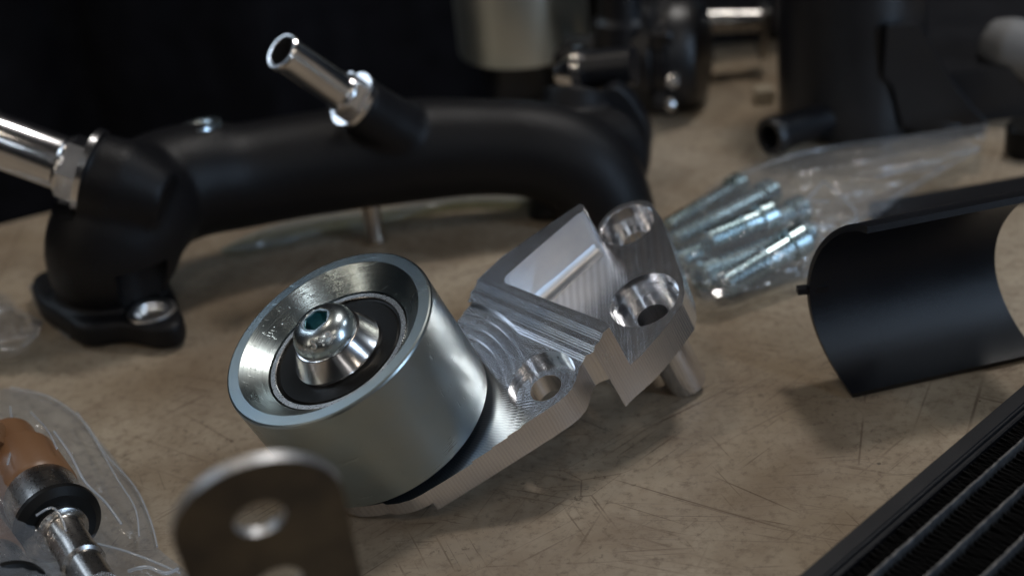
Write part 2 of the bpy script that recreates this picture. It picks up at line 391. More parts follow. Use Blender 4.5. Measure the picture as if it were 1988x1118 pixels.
# plate
ridge = Vector((0.907, 0.42)); rpar = Vector((-0.42, 0.907))
def rline(off, along): p = ridge*(59.15-off)+rpar*along; return (p.x, p.y)
outline = [(0.0, -35.3), (-3.5, -34.9), (-7.5, -33.4), (-11, -31.2)] + arc(0, 0, 32.0, -112, -317, 50) + [(34.4, 27.4), (45.3, 32.8), (57.4, 37.2), (72.5, 39.0), (89.0, 40.4), (91.5, 43.5)]
outline += arc(101, 40.5, 11.4, 165, 18, 14)
outline += [(111.3, 33), (105.7, 6.7), (104.4, 0.5), (102.2, -5.5)] + [(99.4, -9.8), (92.6, -14.0), (85.8, -17.6), (79, -20.6), (74.5, -21.9), (70.5, -22.9), (66.7, -24.4)]
outline += [(64.2, -23.6), (62.2, -23.6), (60.6, -25.0), (59.2, -27.0)] + [(57.6, -29.2), (55.6, -31.2), (53.0, -32.6), (50, -33.4), (44, -33.9), (38, -34.2), (20, -34.9), (8, -35.3)]
body = prism(outline, -30, 0)
cut = []
def rprism(off, z0, z1, far=160):
    a = rline(off, -90); b = rline(off, 90); d = ridge*(-far)
    return prism([a, (a[0]+d.x, a[1]+d.y), (b[0]+d.x, b[1]+d.y), b], z0, z1)
# underside step below the upper slab
ust = prism([(66.9, -40), (66.9, -15), (60, 20), (52, 60), (-60, 60), (-60, -60), (66.9, -60)], -45, -16); cut.append(ust)
cut.append(prism([(1.4, -60), (1.4, 60), (-60, 60), (-60, -60)], -40, -12.5))
# stepped milling down from the ridge, then arcs round the roller seat
for off_, z_ in ((3.3, -0.45), (3.8, -0.95), (4.4, -1.4), (5.2, -1.7), (7.6, -2.15), (8.1, -2.65), (8.7, -3.1), (9.5, -3.4), (11.1, -3.85), (11.6, -4.4), (12.2, -5.0)): cut.append(rprism(off_, z_, 8))
for r_, z_ in ((50, -5.4), (46.5, -5.9), (43, -6.4), (39.4, -7.2)):
    cut.append(xform(lathe([(0.0, z_), (r_, z_), (r_, 9), (0, 9)], 128), Matrix.Identity(4)))
# deep pocket to the right of the ridge
pk = [(53.6+.6, 26.0), (54.0, 24.0), rline(0, 0.0)]
pocket = [(75.6, -60), (74.6, -18.6), (64.2, 2.6), (56.2, 19.6)] + arc(57.3, 24.3, 3.2, 215, 120, 8) + [(70, 31.4), (86.6, 36.0)] + arc(87.6, 38.3, 2.6, -70, 60, 8) + [(88.6, 60), (150, 60), (150, -60)]
cut.append(prism(pocket, -18, 12))
me = boolean(body, cut)
# left-over pocket wall end lowers toward the second bore
cb = [lathe([(0, -9), (11.2, -9), (11.2, 10), (0, 10)], 96), lathe([(0, -7.0), (11.45, -7.0), (11.45, 10), (0, 10)], 96), lathe([(0, -60), (5.2, -60), (5.2, 10), (0, 10)], 64)]
T = lambda x, y, z=0: Matrix.Translation((x*S, y*S, z*S))
cut = [xform(m, T(48.4, -20.7)) for m in cb]
boss = [lathe([(0, -60.0), (6.6, -60), (7.0, -59.5), (7.0, -38), (7.4, -37.4), (9.5, -34), (12.5, -29.5), (12.5, -24), (0, -24)], 72)]
me = boolean(me, [xform(boss[0], T(90.0, 1.5)), xform(lathe([(0, -44), (8, -44), (10.8, -29), (10.8, -24), (0, -24)], 72), T(100.5, 40))], 'UNION')
cut += [xform(m, T(90.2, 1.5) @ Matrix.Rotation(0.0173, 4, 'Z')) for m in (lathe([(0, -26), (11.3, -26), (11.3, 10), (0, 10)], 96), lathe([(0, -22.2), (11.8, -22.2), (12.2, 10), (0, 10)], 96), lathe([(0, -80), (5.4, -80), (5.4, 10), (0, 10)], 64))]
cut += [xform(m, T(100.6, 40.0)) for m in (lathe([(0, -26.5), (9.6, -26.5), (9.6, -16), (0, -16)], 96), lathe([(0, -80), (4.9, -80), (4.9, 10), (0, 10)], 64))]
cut.append(xform(lathe([(0, -18.4), (9.9, -18.4), (9.9, 6), (0, 6)], 96), T(100.6, 40.0)))
me = boolean(me, cut)
# cove along the foot of the pocket's far wall
vsf, fsf = [], []
wl = [(56.5, 27.2), (70, 31.6), (86.8, 36.2)]
dirw = (Vector(wl[2])-Vector(wl[0])).normalized(); nw = Vector((dirw.y, -dirw.x))
for (x, y) in wl:
    for k in range(9):
        a = math.radians(90*k/8); rr = 5.5
        off = rr-rr*math.cos(a); hh = rr-rr*math.sin(a)
        vsf.append((x+nw.x*(off-0.25), y+nw.y*(off-0.25), -18+hh+(-0.02)))
    vsf.append((x-nw.x*0.4, y-nw.y*0.4, -18.3))
for i in range(2):
    for k in range(10): fsf.append((i*10+k, i*10+(k+1) % 10, (i+1)*10+(k+1) % 10, (i+1)*10+k))
cove = mesh('cove', vsf, fsf); bm = bmesh.new(); bm.from_mesh(cove); bmesh.ops.recalc_face_normals(bm, faces=bm.faces); bm.to_mesh(cove); bm.free()
ob = bpy.data.objects.new('tmp', me); COL.objects.link(ob)
me.materials.append(M['alu']); me.materials.append(M['bore']); me.materials.append(M['edge']); me.materials.append(M['cove'])
bv = ob.modifiers.new('b', 'BEVEL'); bv.material = 2; bv.width = 0.0003; bv.segments = 1; bv.limit_method = 'ANGLE'; bv.angle_limit = math.radians(40); bv.use_clamp_overlap = True; bv.miter_outer = 'MITER_ARC'
bpy.context.view_layer.update()
me = bpy.data.meshes.new_from_object(ob.evaluated_get(bpy.context.evaluated_depsgraph_get())); bpy.data.objects.remove(ob)
plate = link('bracket_plate', merge([me, cove]), 'alu', root, FP, auto=25)
pm = plate.data
for pl in pm.polygons:
    if pl.material_index == 2: continue
    c_ = pl.center/S
    if abs(pl.normal.z) < 0.8:
        if math.hypot(c_.x-48.4, c_.y+20.7) < 11.9 or math.hypot(c_.x-90.2, c_.y-1.5) < 12.3 and c_.z > -34 or math.hypot(c_.x-100.6, c_.y-40) < 10.3: pl.material_index = 1
    if c_.z > -18.6 and c_.z < -0.5 and abs((c_.x-70)*-nw.x+(c_.y-31.6)*-nw.y) < 4.6 and 54 < c_.x < 89 and (abs(pl.normal.z) < 0.97): pl.material_index = 3
# roller: ring with dished face
prof = [(30.4, -0.25), (30.8, 0), (34.2, 0), (34.75, -0.25), (35, -0.9), (35, -39.4), (34.3, -40.2), (25, -40.2), (24.6, -39), (24.6, -8.2), (23.9, -7.9), (23.9, -6.2), (24.4, -5.8)]
roller = link('roller', lathe(prof, 160, True), 'zinc', root, FR, auto=12)
link('bearing_race', lathe([(21.5, -6.7), (21.7, -6.5), (23.2, -6.5), (23.45, -6.8), (23.6, -7.4), (23.6, -20), (21.1, -20)], 128, True), 'steel', roller, FR)
link('snap_ring', lathe([(23.65, -7.6), (23.7, -7.2), (24.5, -7.2), (24.5, -8)], 96, True), 'rubber', roller, FR)
link('bearing_seal', lathe([(12.5, -8), (12.5, -7.4), (14.5, -7.0), (20.2, -7.0), (20.7, -7.5), (21.45, -7.3), (21.45, -9), (12.5, -9)], 128, True), 'rubber', roller, FR)
link('cone_spacer', lathe([(0, -7.2), (14.0, -7.2), (14.35, -6.9), (14.35, -6.2), (14.0, -5.8), (11.0, 0.0), (10.6, 0.2), (0, 0.2)], 128), 'turned', root, FR)
link('axle_sleeve', lathe([(0, -44), (11, -44), (11, -9), (0, -9)], 48), 'turned', root, FR)
dome = [(0, -1.0), (10.2, 0.2), (10.9, 0.3), (11.2, 0.7), (11.2, 1.6), (10.9, 3.2), (10.1, 4.6), (8.9, 5.8), (7.4, 6.7), (5.9, 7.2), (5.3, 7.3), (5.05, 7.05), (0, 7.05)]
dome = [(r_*0.91, z_) for r_, z_ in dome]
dm = lathe(dome, 96)
dm = boolean(dm, [prism(hexa(4.35, 12), 3.2, 12)])
bolt = link('button_bolt', dm, 'zinc_blue', root, FR, auto=28)
link('hex_socket', prism(hexa(4.32, 12), 2.9, 3.3), 'socket', bolt, FR)
sw = []
for i in range(6):
    a = math.radians(12+60*i); b = math.radians(72+60*i); q = 4.32; q2 = 4.15
    sw.append(prism([(q*math.cos(a), q*math.sin(a)), (q*math.cos(b), q*math.sin(b)), (q2*math.cos(b), q2*math.sin(b)), (q2*math.cos(a), q2*math.sin(a))], 3.3, 6.6))
link('socket_wall', merge(sw), 'socket', bolt, FR, smooth=False)
# raised strength marking round the dome
def glyph(ch, size):
    cu = bpy.data.curves.new('g', 'FONT'); cu.body = ch; cu.size = size*S; cu.extrude = 0.00035; cu.align_x = 'CENTER'; cu.align_y = 'CENTER'; cu.resolution_u = 3
    cu.offset = 0.00002
    o = bpy.data.objects.new('g', cu); COL.objects.link(o); bpy.context.view_layer.update()
    me = bpy.data.meshes.new_from_object(o.evaluated_get(bpy.context.evaluated_depsgraph_get())); bpy.data.objects.remove(o); bpy.data.curves.remove(cu); return me
camdir = (Vector((0, 0, HCAM))-RC).normalized(); lx, ly = camdir.dot(UV), camdir.dot(VV); a_cam = math.degrees(math.atan2(ly, lx))
for ch, da in (('.', -42), ('S', -22), ('.', -3), ('9', 15)):
    a = math.radians(a_cam+da-12); rr, zz, sl = 8.65, 5.3, math.radians(45)
    rad = UV*math.cos(a)+VV*math.sin(a); nn = (rad*math.sin(sl)+NV*math.cos(sl)).normalized(); tang = NV.cross(rad)
    f = frame(RC+rad*rr+NV*zz, nn, tang); g = glyph(ch, 4.6); link('raised_mark', g, 'edge', bolt, f, smooth=False)

#PART2
# ------------------------------------------------------------------ black cast manifold
man = thing('coolant_manifold', at(215, 590), 'long arched black wrinkle coated manifold with silver hose fittings, behind the roller', 'manifold')
b0_ = at(212, 566, 10)
sp = [(203, 555, b0_.y+9, 18), (204, 528, b0_.y+5, 22), (218, 480, b0_.y-2, 26), (245, 425, b0_.y, 25.5), (300, 378, 538, 24), (370, 352, 548, 23.5), (460, 343, 556, 22), (560, 326, 562, 21.8),
      (680, 308, 566, 21.8), (800, 292, 568, 22), (930, 286, 568, 20.5), (1040, 292, 566, 20.5), (1120, 322, 563, 21), (1165, 372, 560, 20.5), (1185, 430, 558, 20)]
sps = spline([(*dep(a, b, Y), r) for a, b, Y, r in sp], 6)
parts = [tubepath([p[:3] for p in sps], [p[3] for p in sps], 40)]
F1c = dep(179, 338, 512); F1d = cdir(-0.94, 0.34, 0.06)
F2c = dep(688, 196, 548); F2d = cdir(-0.60, 0.37, 0.70)
parts.append(tubepath([F1c+F1d*1, F1c-F1d*12, F1c-F1d*30], [16.4, 17.5, 12], 40))
parts.append(tubepath([F1c-F1d*8, dep(262, 372, 530), dep(300, 380, 538)], [17, 21, 23], 40))
parts.append(tubepath([dep(1100, 320, 566), dep(1185, 300, 586)], [20, 22], 32))
parts.append(tubepath([F2c, F2c-F2d*16, F2c-F2d*40], [11.2, 12, 15], 36))
PLc = dep(380, 247, 556)
parts.append(tubepath([PLc, PLc-Vector((0, 3, 22))], [13.0, 16], 32))
# shoulder rising to the standing neck at the back right
nk = dep(1120, 175, 600)
parts.append(tubepath([nk, nk+Vector((-6, -14, -26)), nk+Vector((-8, -30, -50))], [15, 18, 20], 32))
# arched web under the right half
web = spline([(820, 350, 576), (930, 345, 578), (1050, 365, 578), (1130, 400, 576)], 6)
# foot flange
fl = [(57, 549), (62, 534), (78, 524), (100, 517), (150, 500), (230, 500), (300, 520), (338, 560), (343, 586), (353, 600), (355, 618), (338, 632), (300, 637), (268, 632), (238, 626), (205, 628), (165, 634), (142, 628), (118, 612), (92, 596), (69, 578)]
flp = [at(a, b, 11) for a, b in fl]
flange_poly = spline([(p.x, p.y) for p in flp]+[(flp[0].x, flp[0].y)], 4)[:-1]
parts.append(prism(flange_poly, 1.0, 11.0))
hole_c = at(294, 603, 11)
mbody = voxel(parts, 1.25, 16, 0.6)
mbody = boolean(mbody, [xform(lathe([(0, 10.6), (10.6, 10.6), (10.6, 30), (0, 30)], 48), Matrix.Translation(Vector((hole_c.x, hole_c.y, 0))*S)), xform(lathe([(0, -3), (9.6, -3), (9.6, 20), (0, 20)], 48), Matrix.Translation(Vector((hole_c.x, hole_c.y, 0))*S)),
                        xform(lathe([(0, -0.8), (20, -0.8), (20, 12), (0, 12)], 32), frame(F1c, F1d)), xform(lathe([(0, -0.8), (18, -0.8), (18, 30), (0, 30)], 32), frame(F2c, F2d))])
link('manifold_body', mbody, 'cast', man, Matrix.Identity(4), auto=60)
hb = Matrix.Translation(Vector((hole_c.x, hole_c.y, 0))*S)
link('bore_insert', lathe([(4.6, 2), (9.5, 2), (9.6, 10.2), (9.3, 11.5), (8.8, 11.7), (6.6, 11.2), (5.4, 9.2), (4.6, 8.4)], 64, True), 'edge', man, hb)
gp = [at(a, b, 2.5) for a, b in ((62, 575), (78, 600), (103, 625), (133, 650), (150, 640), (150, 600), (90, 560))]
link('sealing_face', prism([(p.x, p.y) for p in gp], 0.2, 7.5), 'greyp', man, Matrix.Identity(4))
def fitting(c, d, flr, nutr, nutl, tr, tl, hint, lobes):
    f = frame(c, d, hint)
    fp = []
    for i in range(72):
        a = 2*math.pi*i/72; fp.append(((flr+lobes*math.cos(2*a))*math.cos(a), (flr+lobes*math.cos(2*a))*math.sin(a)))
    fl_ = link('fitting_flange', prism(fp, -0.7, 1.8), 'turned', man, f)
    nut = link('hex_nut', xform(prism(hexa(nutr), 1.8, 1.8+nutl), Matrix.Identity(4)), 'turned', man, f, smooth=False)
    z0 = 1.8+nutl
    pr = [(tr-1.4, 0), (tr-1.4, tl-0.2), (tr-1.0, tl), (tr+0.1, tl), (tr+0.75, tl-0.8), (tr+0.75, tl-2.2), (tr, tl-4.2), (tr, z0+2), (tr+0.9, z0+1.0), (tr+1.4, z0), (tr+1.4, z0-1), (tr-0.4, z0-1), (tr-0.4, 0)]
    link('hose_tail', lathe(pr, 72, True), 'turned', man, f, auto=30)
fitting(F1c, F1d, 17.6, 12.8, 8.5, 10.4, 44, NV, 1.5)
fitting(F2c, F2d, 10.9, 9.4, 5.5, 7.0, 41, Vector((0.2, 0.3, 1)), 0.8)
f = frame(PLc+Vector((0, 0, 0.3)), Vector((-0.12, 0.1, 1)))
link('port_plug', lathe([(0, -1.2), (6.5, -1.2), (7.2, -0.4), (9.4, 0.6), (10.6, 0.5), (10.9, -1.0), (10.9, -4), (0, -4)], 64), 'zinc_blue', man, f)
pn = at(730, 470)
link('locating_pin', xform(lathe([(0, 0.2), (3.9, 0.2), (4.7, 1.0), (4.7, 2.2), (4.0, 3.2), (4.0, 34), (0, 34)], 40), Matrix.Translation(Vector((pn.x, pn.y, 0))*S)), 'brass', man, Matrix.Identity(4))
# end flange on the right: a rounded upright plate
pe = [(1145, 235), (1150, 205), (1165, 182), (1187, 167), (1205, 172), (1225, 192), (1245, 222), (1260, 252), (1262, 275), (1258, 330), (1252, 408), (1130, 420), (1110, 330)]
Ye = 590
pts = [dep(a, b, Ye) for a, b in pe]
vs = [p+Vector((0, 0, 0)) for p in pts]+[p+Vector((2.5, 7, 1)) for p in pts]; n = len(pts)
fs = [tuple(range(n)), tuple(range(n, 2*n))[::-1]]+[(i, n+i, n+(i+1) % n, (i+1) % n) for i in range(n)]
me = mesh('ef', [(v.x, v.y, max(v.z, 0.3)) for v in vs], fs); bm = bmesh.new(); bm.from_mesh(me); bmesh.ops.bevel(bm, geom=[e for e in bm.edges], offset=0.0012, segments=3, affect='EDGES', clamp_overlap=True); bmesh.ops.recalc_face_normals(bm, faces=bm.faces); bm.to_mesh(me); bm.free()
link('end_flange', me, 'satin', man, Matrix.Identity(4), auto=40)
f = frame(dep(1122, 140, 612), cdir(0.9, 0.05, 0.35))
link('neck_ring', lathe([(4, -10), (5, -8), (9.5, -1), (11.5, 0), (11.5, 4), (4, 4)], 56, True), 'turned', man, f)
link('hose_neck', lathe([(0, 4), (8.8, 4), (8.8, 26), (0, 26)], 48), 'satin', man, f)

# film lying on the bench under the manifold
def film_patch(name, quad, nx, ny, hfun, mat, label, cat, seed=0, thick=False):
    """quad: two polylines (lists of px points) swept into a sheet, lifted by hfun(u, v) in mm"""
    A, B = quad; A = spline(A, 12); B = spline(B, 12); vs = []
    def pick(L, u):
        q = u*(len(L)-1); i = min(int(q), len(L)-2); t = q-i
        return L[i][0]*(1-t)+L[i+1][0]*t, L[i][1]*(1-t)+L[i+1][1]*t
    for i in range(nx+1):
        u = i/nx; a = pick(A, u); b = pick(B, u); pa, pb = at(*a), at(*b)
        for j in range(ny+1):
            v = j/ny; p = pa.lerp(pb, v); h = hfun(u, v, p)
            r = (p-Vector((0, 0, HCAM))); k = (HCAM-h)/HCAM
            vs.append((r.x*k, r.y*k, h))
    fs = [(i*(ny+1)+j, (i+1)*(ny+1)+j, (i+1)*(ny+1)+j+1, i*(ny+1)+j+1) for i in range(nx) for j in range(ny)]
    o = link(name, mesh(name, vs, fs), mat, auto=180); tag(o, label, cat); return o
def crump(p, s, seed): return noise.noise(Vector((p.x*s, p.y*s, seed)))
def crease(p, ang, s, seed, ks=3.2):
    x = p.x*math.cos(ang)+p.y*math.sin(ang); y = -p.x*math.sin(ang)+p.y*math.cos(ang)
    n = noise.noise(Vector((x*s, y*s*ks, seed))); return 1-min(1, abs(n)*3.2)
def fold(p, s, seed):
    q = Vector((p.x*s, p.y*s, seed)); d = noise.voronoi(q)[0]; return min(0.5, (d[1]-d[0]))
film_patch('plastic_bag', ([(428, 480), (520, 440), (620, 418), (730, 405), (900, 380), (1040, 382)], [(432, 492), (540, 478), (620, 455), (730, 438), (880, 400), (1040, 398)]), 60, 14,
           lambda u, v, p: 0.6+3.2*math.sin(math.pi*v)**0.7+0.9*crump(p, 0.13, 3), 'film_green', 'flat greenish clear plastic bag lying under the arched black manifold', 'plastic bag')

# ------------------------------------------------------------------ zinc drum and its black stand, behind the manifold
rr_ = ray(1018, 93).normalized(); dc = Vector((0, 0, HCAM))+rr_*770
dz = dc.z
dr = thing('zinc_drum', (dc.x, dc.y, 0), 'upright blank zinc plated drum on a black stand, behind the manifold at the top edge', 'roller')
link('drum_shell', xform(lathe([(0, 0), (32.5, 0), (34.2, 0.4), (34.6, 1.4), (34.6, 62), (33, 63), (0, 63)], 128), Matrix.Translation(dc*S)), 'drumz', dr, Matrix.Identity(4))
link('drum_stand', xform(lathe([(0, 0.2), (24, 0.2), (24, dz-0.4), (0, dz-0.4)], 64), Matrix.Translation(Vector((dc.x, dc.y, 0))*S)), 'satin', dr, Matrix.Identity(4))

# ------------------------------------------------------------------ black water pump, out of focus
pc = dep(1262, 105, 690)
wp = thing('water_pump', (pc.x, pc.y, 0), 'black cast water pump with ribbed housing and round bolts, right of the zinc drum', 'water pump')
ax = cdir(0.93, -0.04, 0.30); fpm = frame(pc, ax, Vector((0, 0, 1)))
def lobed(r, l, nl, ph=0.0, n=120):
    return [((r+l*max(0, math.cos(nl*2*math.pi*i/n+ph))**3)*math.cos(2*math.pi*i/n), (r+l*max(0, math.cos(nl*2*math.pi*i/n+ph))**3)*math.sin(2*math.pi*i/n)) for i in range(n)]
link('pump_body', merge([lathe([(0, -22), (12, -22), (15, -19), (17, -12), (26, -9), (30, -5), (31, 6), (28, 9), (28, 12), (0, 12)], 64)]), 'satin', wp, fpm)
link('pump_flange', prism(lobed(31, 6, 6, 0.4), 8, 14), 'satin', wp, fpm)
link('pump_cover', lathe([(0, 14), (29, 14), (28, 22), (24, 27), (12, 30), (0, 30)], 64), 'satin', wp, fpm)
for k in range(8):
    a = k*math.pi/4+.3
    bx = box(14, 29.5, -1.3, 1.3, -16, -4); link('rib', xform(bx, Matrix.Rotation(a, 4, 'Z')), 'satin', wp, fpm, smooth=False)
for k in range(6):
    a = (2*math.pi*k-0.4)/6; link('bolt_head', xform(lathe([(0, 0), (3.6, 0), (3.6, 3), (2.8, 4), (0, 4)], 24), Matrix.Translation(Vector((34*math.cos(a), 34*math.sin(a), 14))*S)), 'turned' if k in (2, 3) else 'satin', wp, fpm)
link('pump_inlet', lathe([(0, -52), (9.5, -52), (9.5, -30), (12.5, -29), (12.5, -22), (0, -22)], 48), 'satin', wp, fpm)
lo = dep(1255, 205, 690)
link('pump_foot', voxel([tubepath([pc-ax*4, lo, Vector((lo.x+2, lo.y, 9))], [22, 17, 15], 28)], 2.0, 4), 'satin', wp, Matrix.Identity(4))
f = frame(dep(1205, 40, 680), Vector((0.05, 0, 1)))
link('pump_outlet', lathe([(0, -25), (14, -25), (14, 0), (11, 3), (11, 30), (0, 30)], 48), 'satin', wp, f)
bq = dep(1306, 157, 655); link('front_bolt', xform(lathe([(0, -9), (3.4, -9), (3.4, 0), (2.8, 1.2), (0, 1.4)], 32), frame(bq, cdir(0.1, 0.1, 1)) ), 'turned', wp, Matrix.Identity(4))
# silver stub beyond the pump
sc_ = dep(1355, 42, 720); sd = cdir(1, 0.02, 0.0)
st = thing('silver_pipe', sc_, 'short bright silver pipe lying level between water pump and tall black barrel', 'pipe', rot=frame(sc_, sd).to_3x3())
f = frame(sc_, sd)
link('pipe_tube', lathe([(0, 0), (6.2, 0), (6.2, 19), (5.2, 19.5), (5.2, 20.5), (6.0, 21), (6.0, 34), (0, 34)], 40), 'steel', st, f)
link('pipe_flange', prism([(-20, -6), (-18, -8), (6, -8), (8, -6), (8, 6), (6, 8), (-18, 8), (-20, 6)], 32, 36), 'steel', st, frame(sc_, sd, Vector((0, 0, 1))))
tbk = dep(1230, -30, 760)
blk = thing('black_housing', (tbk.x, tbk.y, 0), 'large dark casting widened to darken the background behind the water pump at the top edge', 'housing')
link('housing_body', voxel([box(tbk.x-60, tbk.x+130, tbk.y, tbk.y+60, 2, 100)], 4, 5), 'satin', blk, Matrix.Identity(4))  # body widened to darken the background and hide the bench beyond
tp = dep(1325, 12, 745)
link('copper_cap', xform(lathe([(0, -6), (7, -6), (7, 4), (5, 6), (0, 6)], 32), Matrix.Translation(tp*S)), 'tan', blk, Matrix.Identity(4))

# ------------------------------------------------------------------ tall black barrel (swirl pot)
bc = dep(1655, 215, 640)
sw_ = thing('black_barrel', (bc.x, bc.y, 0), 'tall black satin cylindrical tank with side gusset and short open pipe at its foot', 'tank')
axb = (cdir(-0.02, 1, 0.50)); axb = Vector((0.0, 0.10, 1)).normalized(); fb = frame(bc, axb)
link('barrel', lathe([(0, -6), (33, -6), (34.5, -5), (34.5, 110), (0, 110)], 96), 'satin', sw_, fb)
link('base_ring', lathe([(0, -13), (27, -13), (27, -6), (0, -6)], 64), 'satin', sw_, fb)
p0 = dep(1494, 266, 600); p1 = dep(1590, 235, 615); p2 = dep(1760, 205, 632)
d_ = (p1-p0).normalized(); f = frame(p0, d_)
link('outlet_pipe', lathe([(5.6, 40), (5.6, 0), (6.6, -0.6), (8.2, -0.6), (8.6, 0), (8.6, 5), (7.7, 7), (7.7, 66), (0, 66), (0, 40)], 48, False), 'satin', sw_, f)
gus = [(1722, 52), (1782, 48), (1800, 78), (1822, 120), (1850, 165), (1885, 210), (1915, 240), (1905, 262), (1820, 268), (1752, 245), (1735, 170), (1716, 150)]
gp = [dep(a, b, 606) for a, b in gus]; gv = gp+[p+Vector((1.5, 4, 0)) for p in gp]; n = len(gp)
me = mesh('g', gv, [tuple(range(n)), tuple(range(n, 2*n))[::-1]]+[(i, n+i, n+(i+1) % n, (i+1) % n) for i in range(n)])
bm = bmesh.new(); bm.from_mesh(me); bmesh.ops.recalc_face_normals(bm, faces=bm.faces); bm.to_mesh(me); bm.free()
link('gusset', me, 'satin', sw_, Matrix.Identity(4), smooth=False)
gl_ = dep(1740, 232, 612)
link('gusset_foot', voxel([tubepath([dep(1700, 235, 622), dep(1790, 225, 616), dep(1860, 255, 612)], [9, 10, 8], 20)], 1.5, 4), 'satin', sw_, Matrix.Identity(4))

# ------------------------------------------------------------------ things behind, far right
rc = thing('rear_radiator', at(1930, 240), 'dark finned radiator core with grey rails, far right behind the black barrel', 'radiator')
def bar(name, a, b, r, mat, par, seg=20): return link(name, tubepath([a, b], [r, r], seg), mat, par, Matrix.Identity(4))
def slab(name, a, b, hy, hz, mat, par):
    a, b = Vector(a), Vector(b); d = (b-a); L = d.length; f = frame(a, d, Vector((0, 0, 1)))
    return link(name, prism([(-hz, -hy), (hz, -hy), (hz, hy), (-hz, hy)], 0, L), mat, par, f, smooth=False)
slab('top_rail', dep(1700, 22, 760), dep(2080, -4, 745), 4, 4, 'greyp', rc)
slab('middle_rail', dep(1775, 72, 745), dep(2060, 95, 730), 2.5, 2.0, 'greyp', rc)
slab('lower_rail', dep(1800, 142, 712), dep(2080, 172, 690), 3.5, 3.0, 'greyp', rc)
for k in range(4):
    slab('core_row', dep(1800, 172+k*21, 706-k*9), dep(2080, 205+k*22, 684-k*9), 4, 5.0, 'fin', rc)
ra_ = at(1770, 262); rb_ = at(2250, 235)
link('core_housing', prism([(ra_.x, ra_.y+6), (rb_.x, rb_.y+20), (rb_.x+40, rb_.y+170), (ra_.x, ra_.y+210)], 0.3, 26), 'satin', rc, Matrix.Identity(4), smooth=False)
link('core_backing', prism([(ra_.x-60, ra_.y+212), (rb_.x+60, rb_.y+172), (rb_.x+60, rb_.y+230), (ra_.x-60, ra_.y+270)], 0.3, 95), 'satin', rc, Matrix.Identity(4), smooth=False)  # black block added behind the core to darken the background
hc = dep(1905, 85, 640)
hz_ = thing('grey_hose', dep(1950, 110, 630), 'blurred pale grey rounded hose end at the upper right edge', 'hose')
link('hose_body', voxel([tubepath([dep(1912, 72, 640), dep(1950, 88, 634), dep(2060, 120, 622)], [9, 13.5, 15], 28)], 1.5, 8), 'greyp', hz_, Matrix.Identity(4))
kb = at(1990, 300, 0)
kn = thing('round_cap', kb, 'small round black cap standing on the bench at the far right edge', 'cap')
link('cap_body', xform(lathe([(0, 0.2), (8, 0.2), (9, 2), (9, 13), (7.5, 15), (0, 15)], 40), Matrix.Translation(kb*S)), 'rubber', kn, Matrix.Identity(4))
# small cream block near the barrel foot, standing in for a pale bench patch
oc = at(1478, 200, 0)
of = thing('cream_patch', oc, 'small cream block standing in for a pale bench patch, between water pump and black barrel', 'block')
link('patch_body', xform(box(-3, 6, -3, 6, 0.2, 7), Matrix.Translation(oc*S)), coat('cream', (0.42, 0.36, 0.27), 0.5), of, Matrix.Identity(4), smooth=False)

# ------------------------------------------------------------------ socket screws in a clear bag
def screw(p_head, p_tip, rh, lh, rs, label):
    p_head, p_tip = Vector(p_head), Vector(p_tip); d = p_head-p_tip; L = d.length; f = frame(p_tip, d)
    t = thing('cap_screw', p_tip, label, 'screw', 'zinc plated socket screws in the clear bag')
    h = prism([(rh*math.cos(i*math.pi/24), rh*math.sin(i*math.pi/24)) for i in range(48)], 0, lh)
    h = lathe([(0, L-lh), (rh-.2, L-lh), (rh, L-lh+.3), (rh, L-.9), (rh-.8, L), (0, L)], 40)
    h = boolean(h, [prism(hexa(rh*0.52), L-lh*0.6, L+2)])
    hd = link('screw_head', h, 'screw', t, f, auto=30)
    link('screw_socket', prism(hexa(rh*0.50), L-lh*0.6-.1, L-lh*0.6+.2), 'socket', hd, f)
    pr = [(0, 0), (rs-1.0, 0), (rs-.2, 0.9)]; z = 1.0
    while z < min(L*0.5, 22): pr += [(rs, z), (rs, z+.3), (rs-.55, z+.65)]; z += 1.0
    pr += [(rs, z+.4), (rs, L-lh), (0, L-lh)]
    link('screw_shank', lathe(pr, 28), 'screw', t, f, auto=30); return t
screw(at(1357, 539, 5.6), at(1575, 450, 5.2), 6.6, 8, 4.7, 'zinc socket screw with its round hex head facing the camera, nearest the bracket')
screw(at(1560, 462, 12.0), at(1404, 556, 5.4), 6.6, 8, 5.4, 'thick zinc screw pointing its blunt end forward, frontmost in the bag')
screw(at(1560, 405, 5.4), at(1318, 508, 4.0), 6.2, 7, 4.7, 'long zinc screw lying second in the bag behind the forward facing head')
screw(at(1500, 372, 5.4), at(1306, 470, 4.0), 6.2, 7, 4.7, 'long zinc screw lying in the middle of the bagged bundle')
screw(at(1440, 356, 5.4), at(1296, 440, 4.0), 5.4, 7, 3.4, 'zinc screw at the rear left of the bagged bundle')
screw(at(1500, 415, 13.5), at(1372, 470, 11.0), 6.2, 7, 4.7, 'zinc screw lying on top of the bagged bundle')
up_c = [(1278, 455), (1330, 400), (1430, 330), (1540, 298), (1640, 278), (1760, 262), (1850, 250), (1922, 238)]
lo_c = [(1300, 520), (1370, 600), (1480, 575), (1560, 545), (1640, 480), (1720, 415), (1830, 340), (1905, 292)]
def bagh(u, v, p):
    e = math.sin(math.pi*min(1, max(0, v)))**0.45
    hgt = (17 if u < 0.45 else 17-11*(u-0.45)/0.55)*min(1, u*9+0.25)
    tip = 10*max(0, u-0.6)/0.4*(1-v)*0.9
    f = crease(p, 0.45, 0.014, 1.3)**2*3.2+crease(p, 0.2, 0.03, 7.7, 2.2)**3*2.2+crump(p, 0.05, 2)*3.0+fold(p, 0.05, 4.1)*3*max(0, 1-abs(u-0.55)/0.15)
    return max(0.5, 0.8+e*(hgt*0.82)+tip+f*e*(0.35 if 0.0 < u < 0.42 else 1.0))
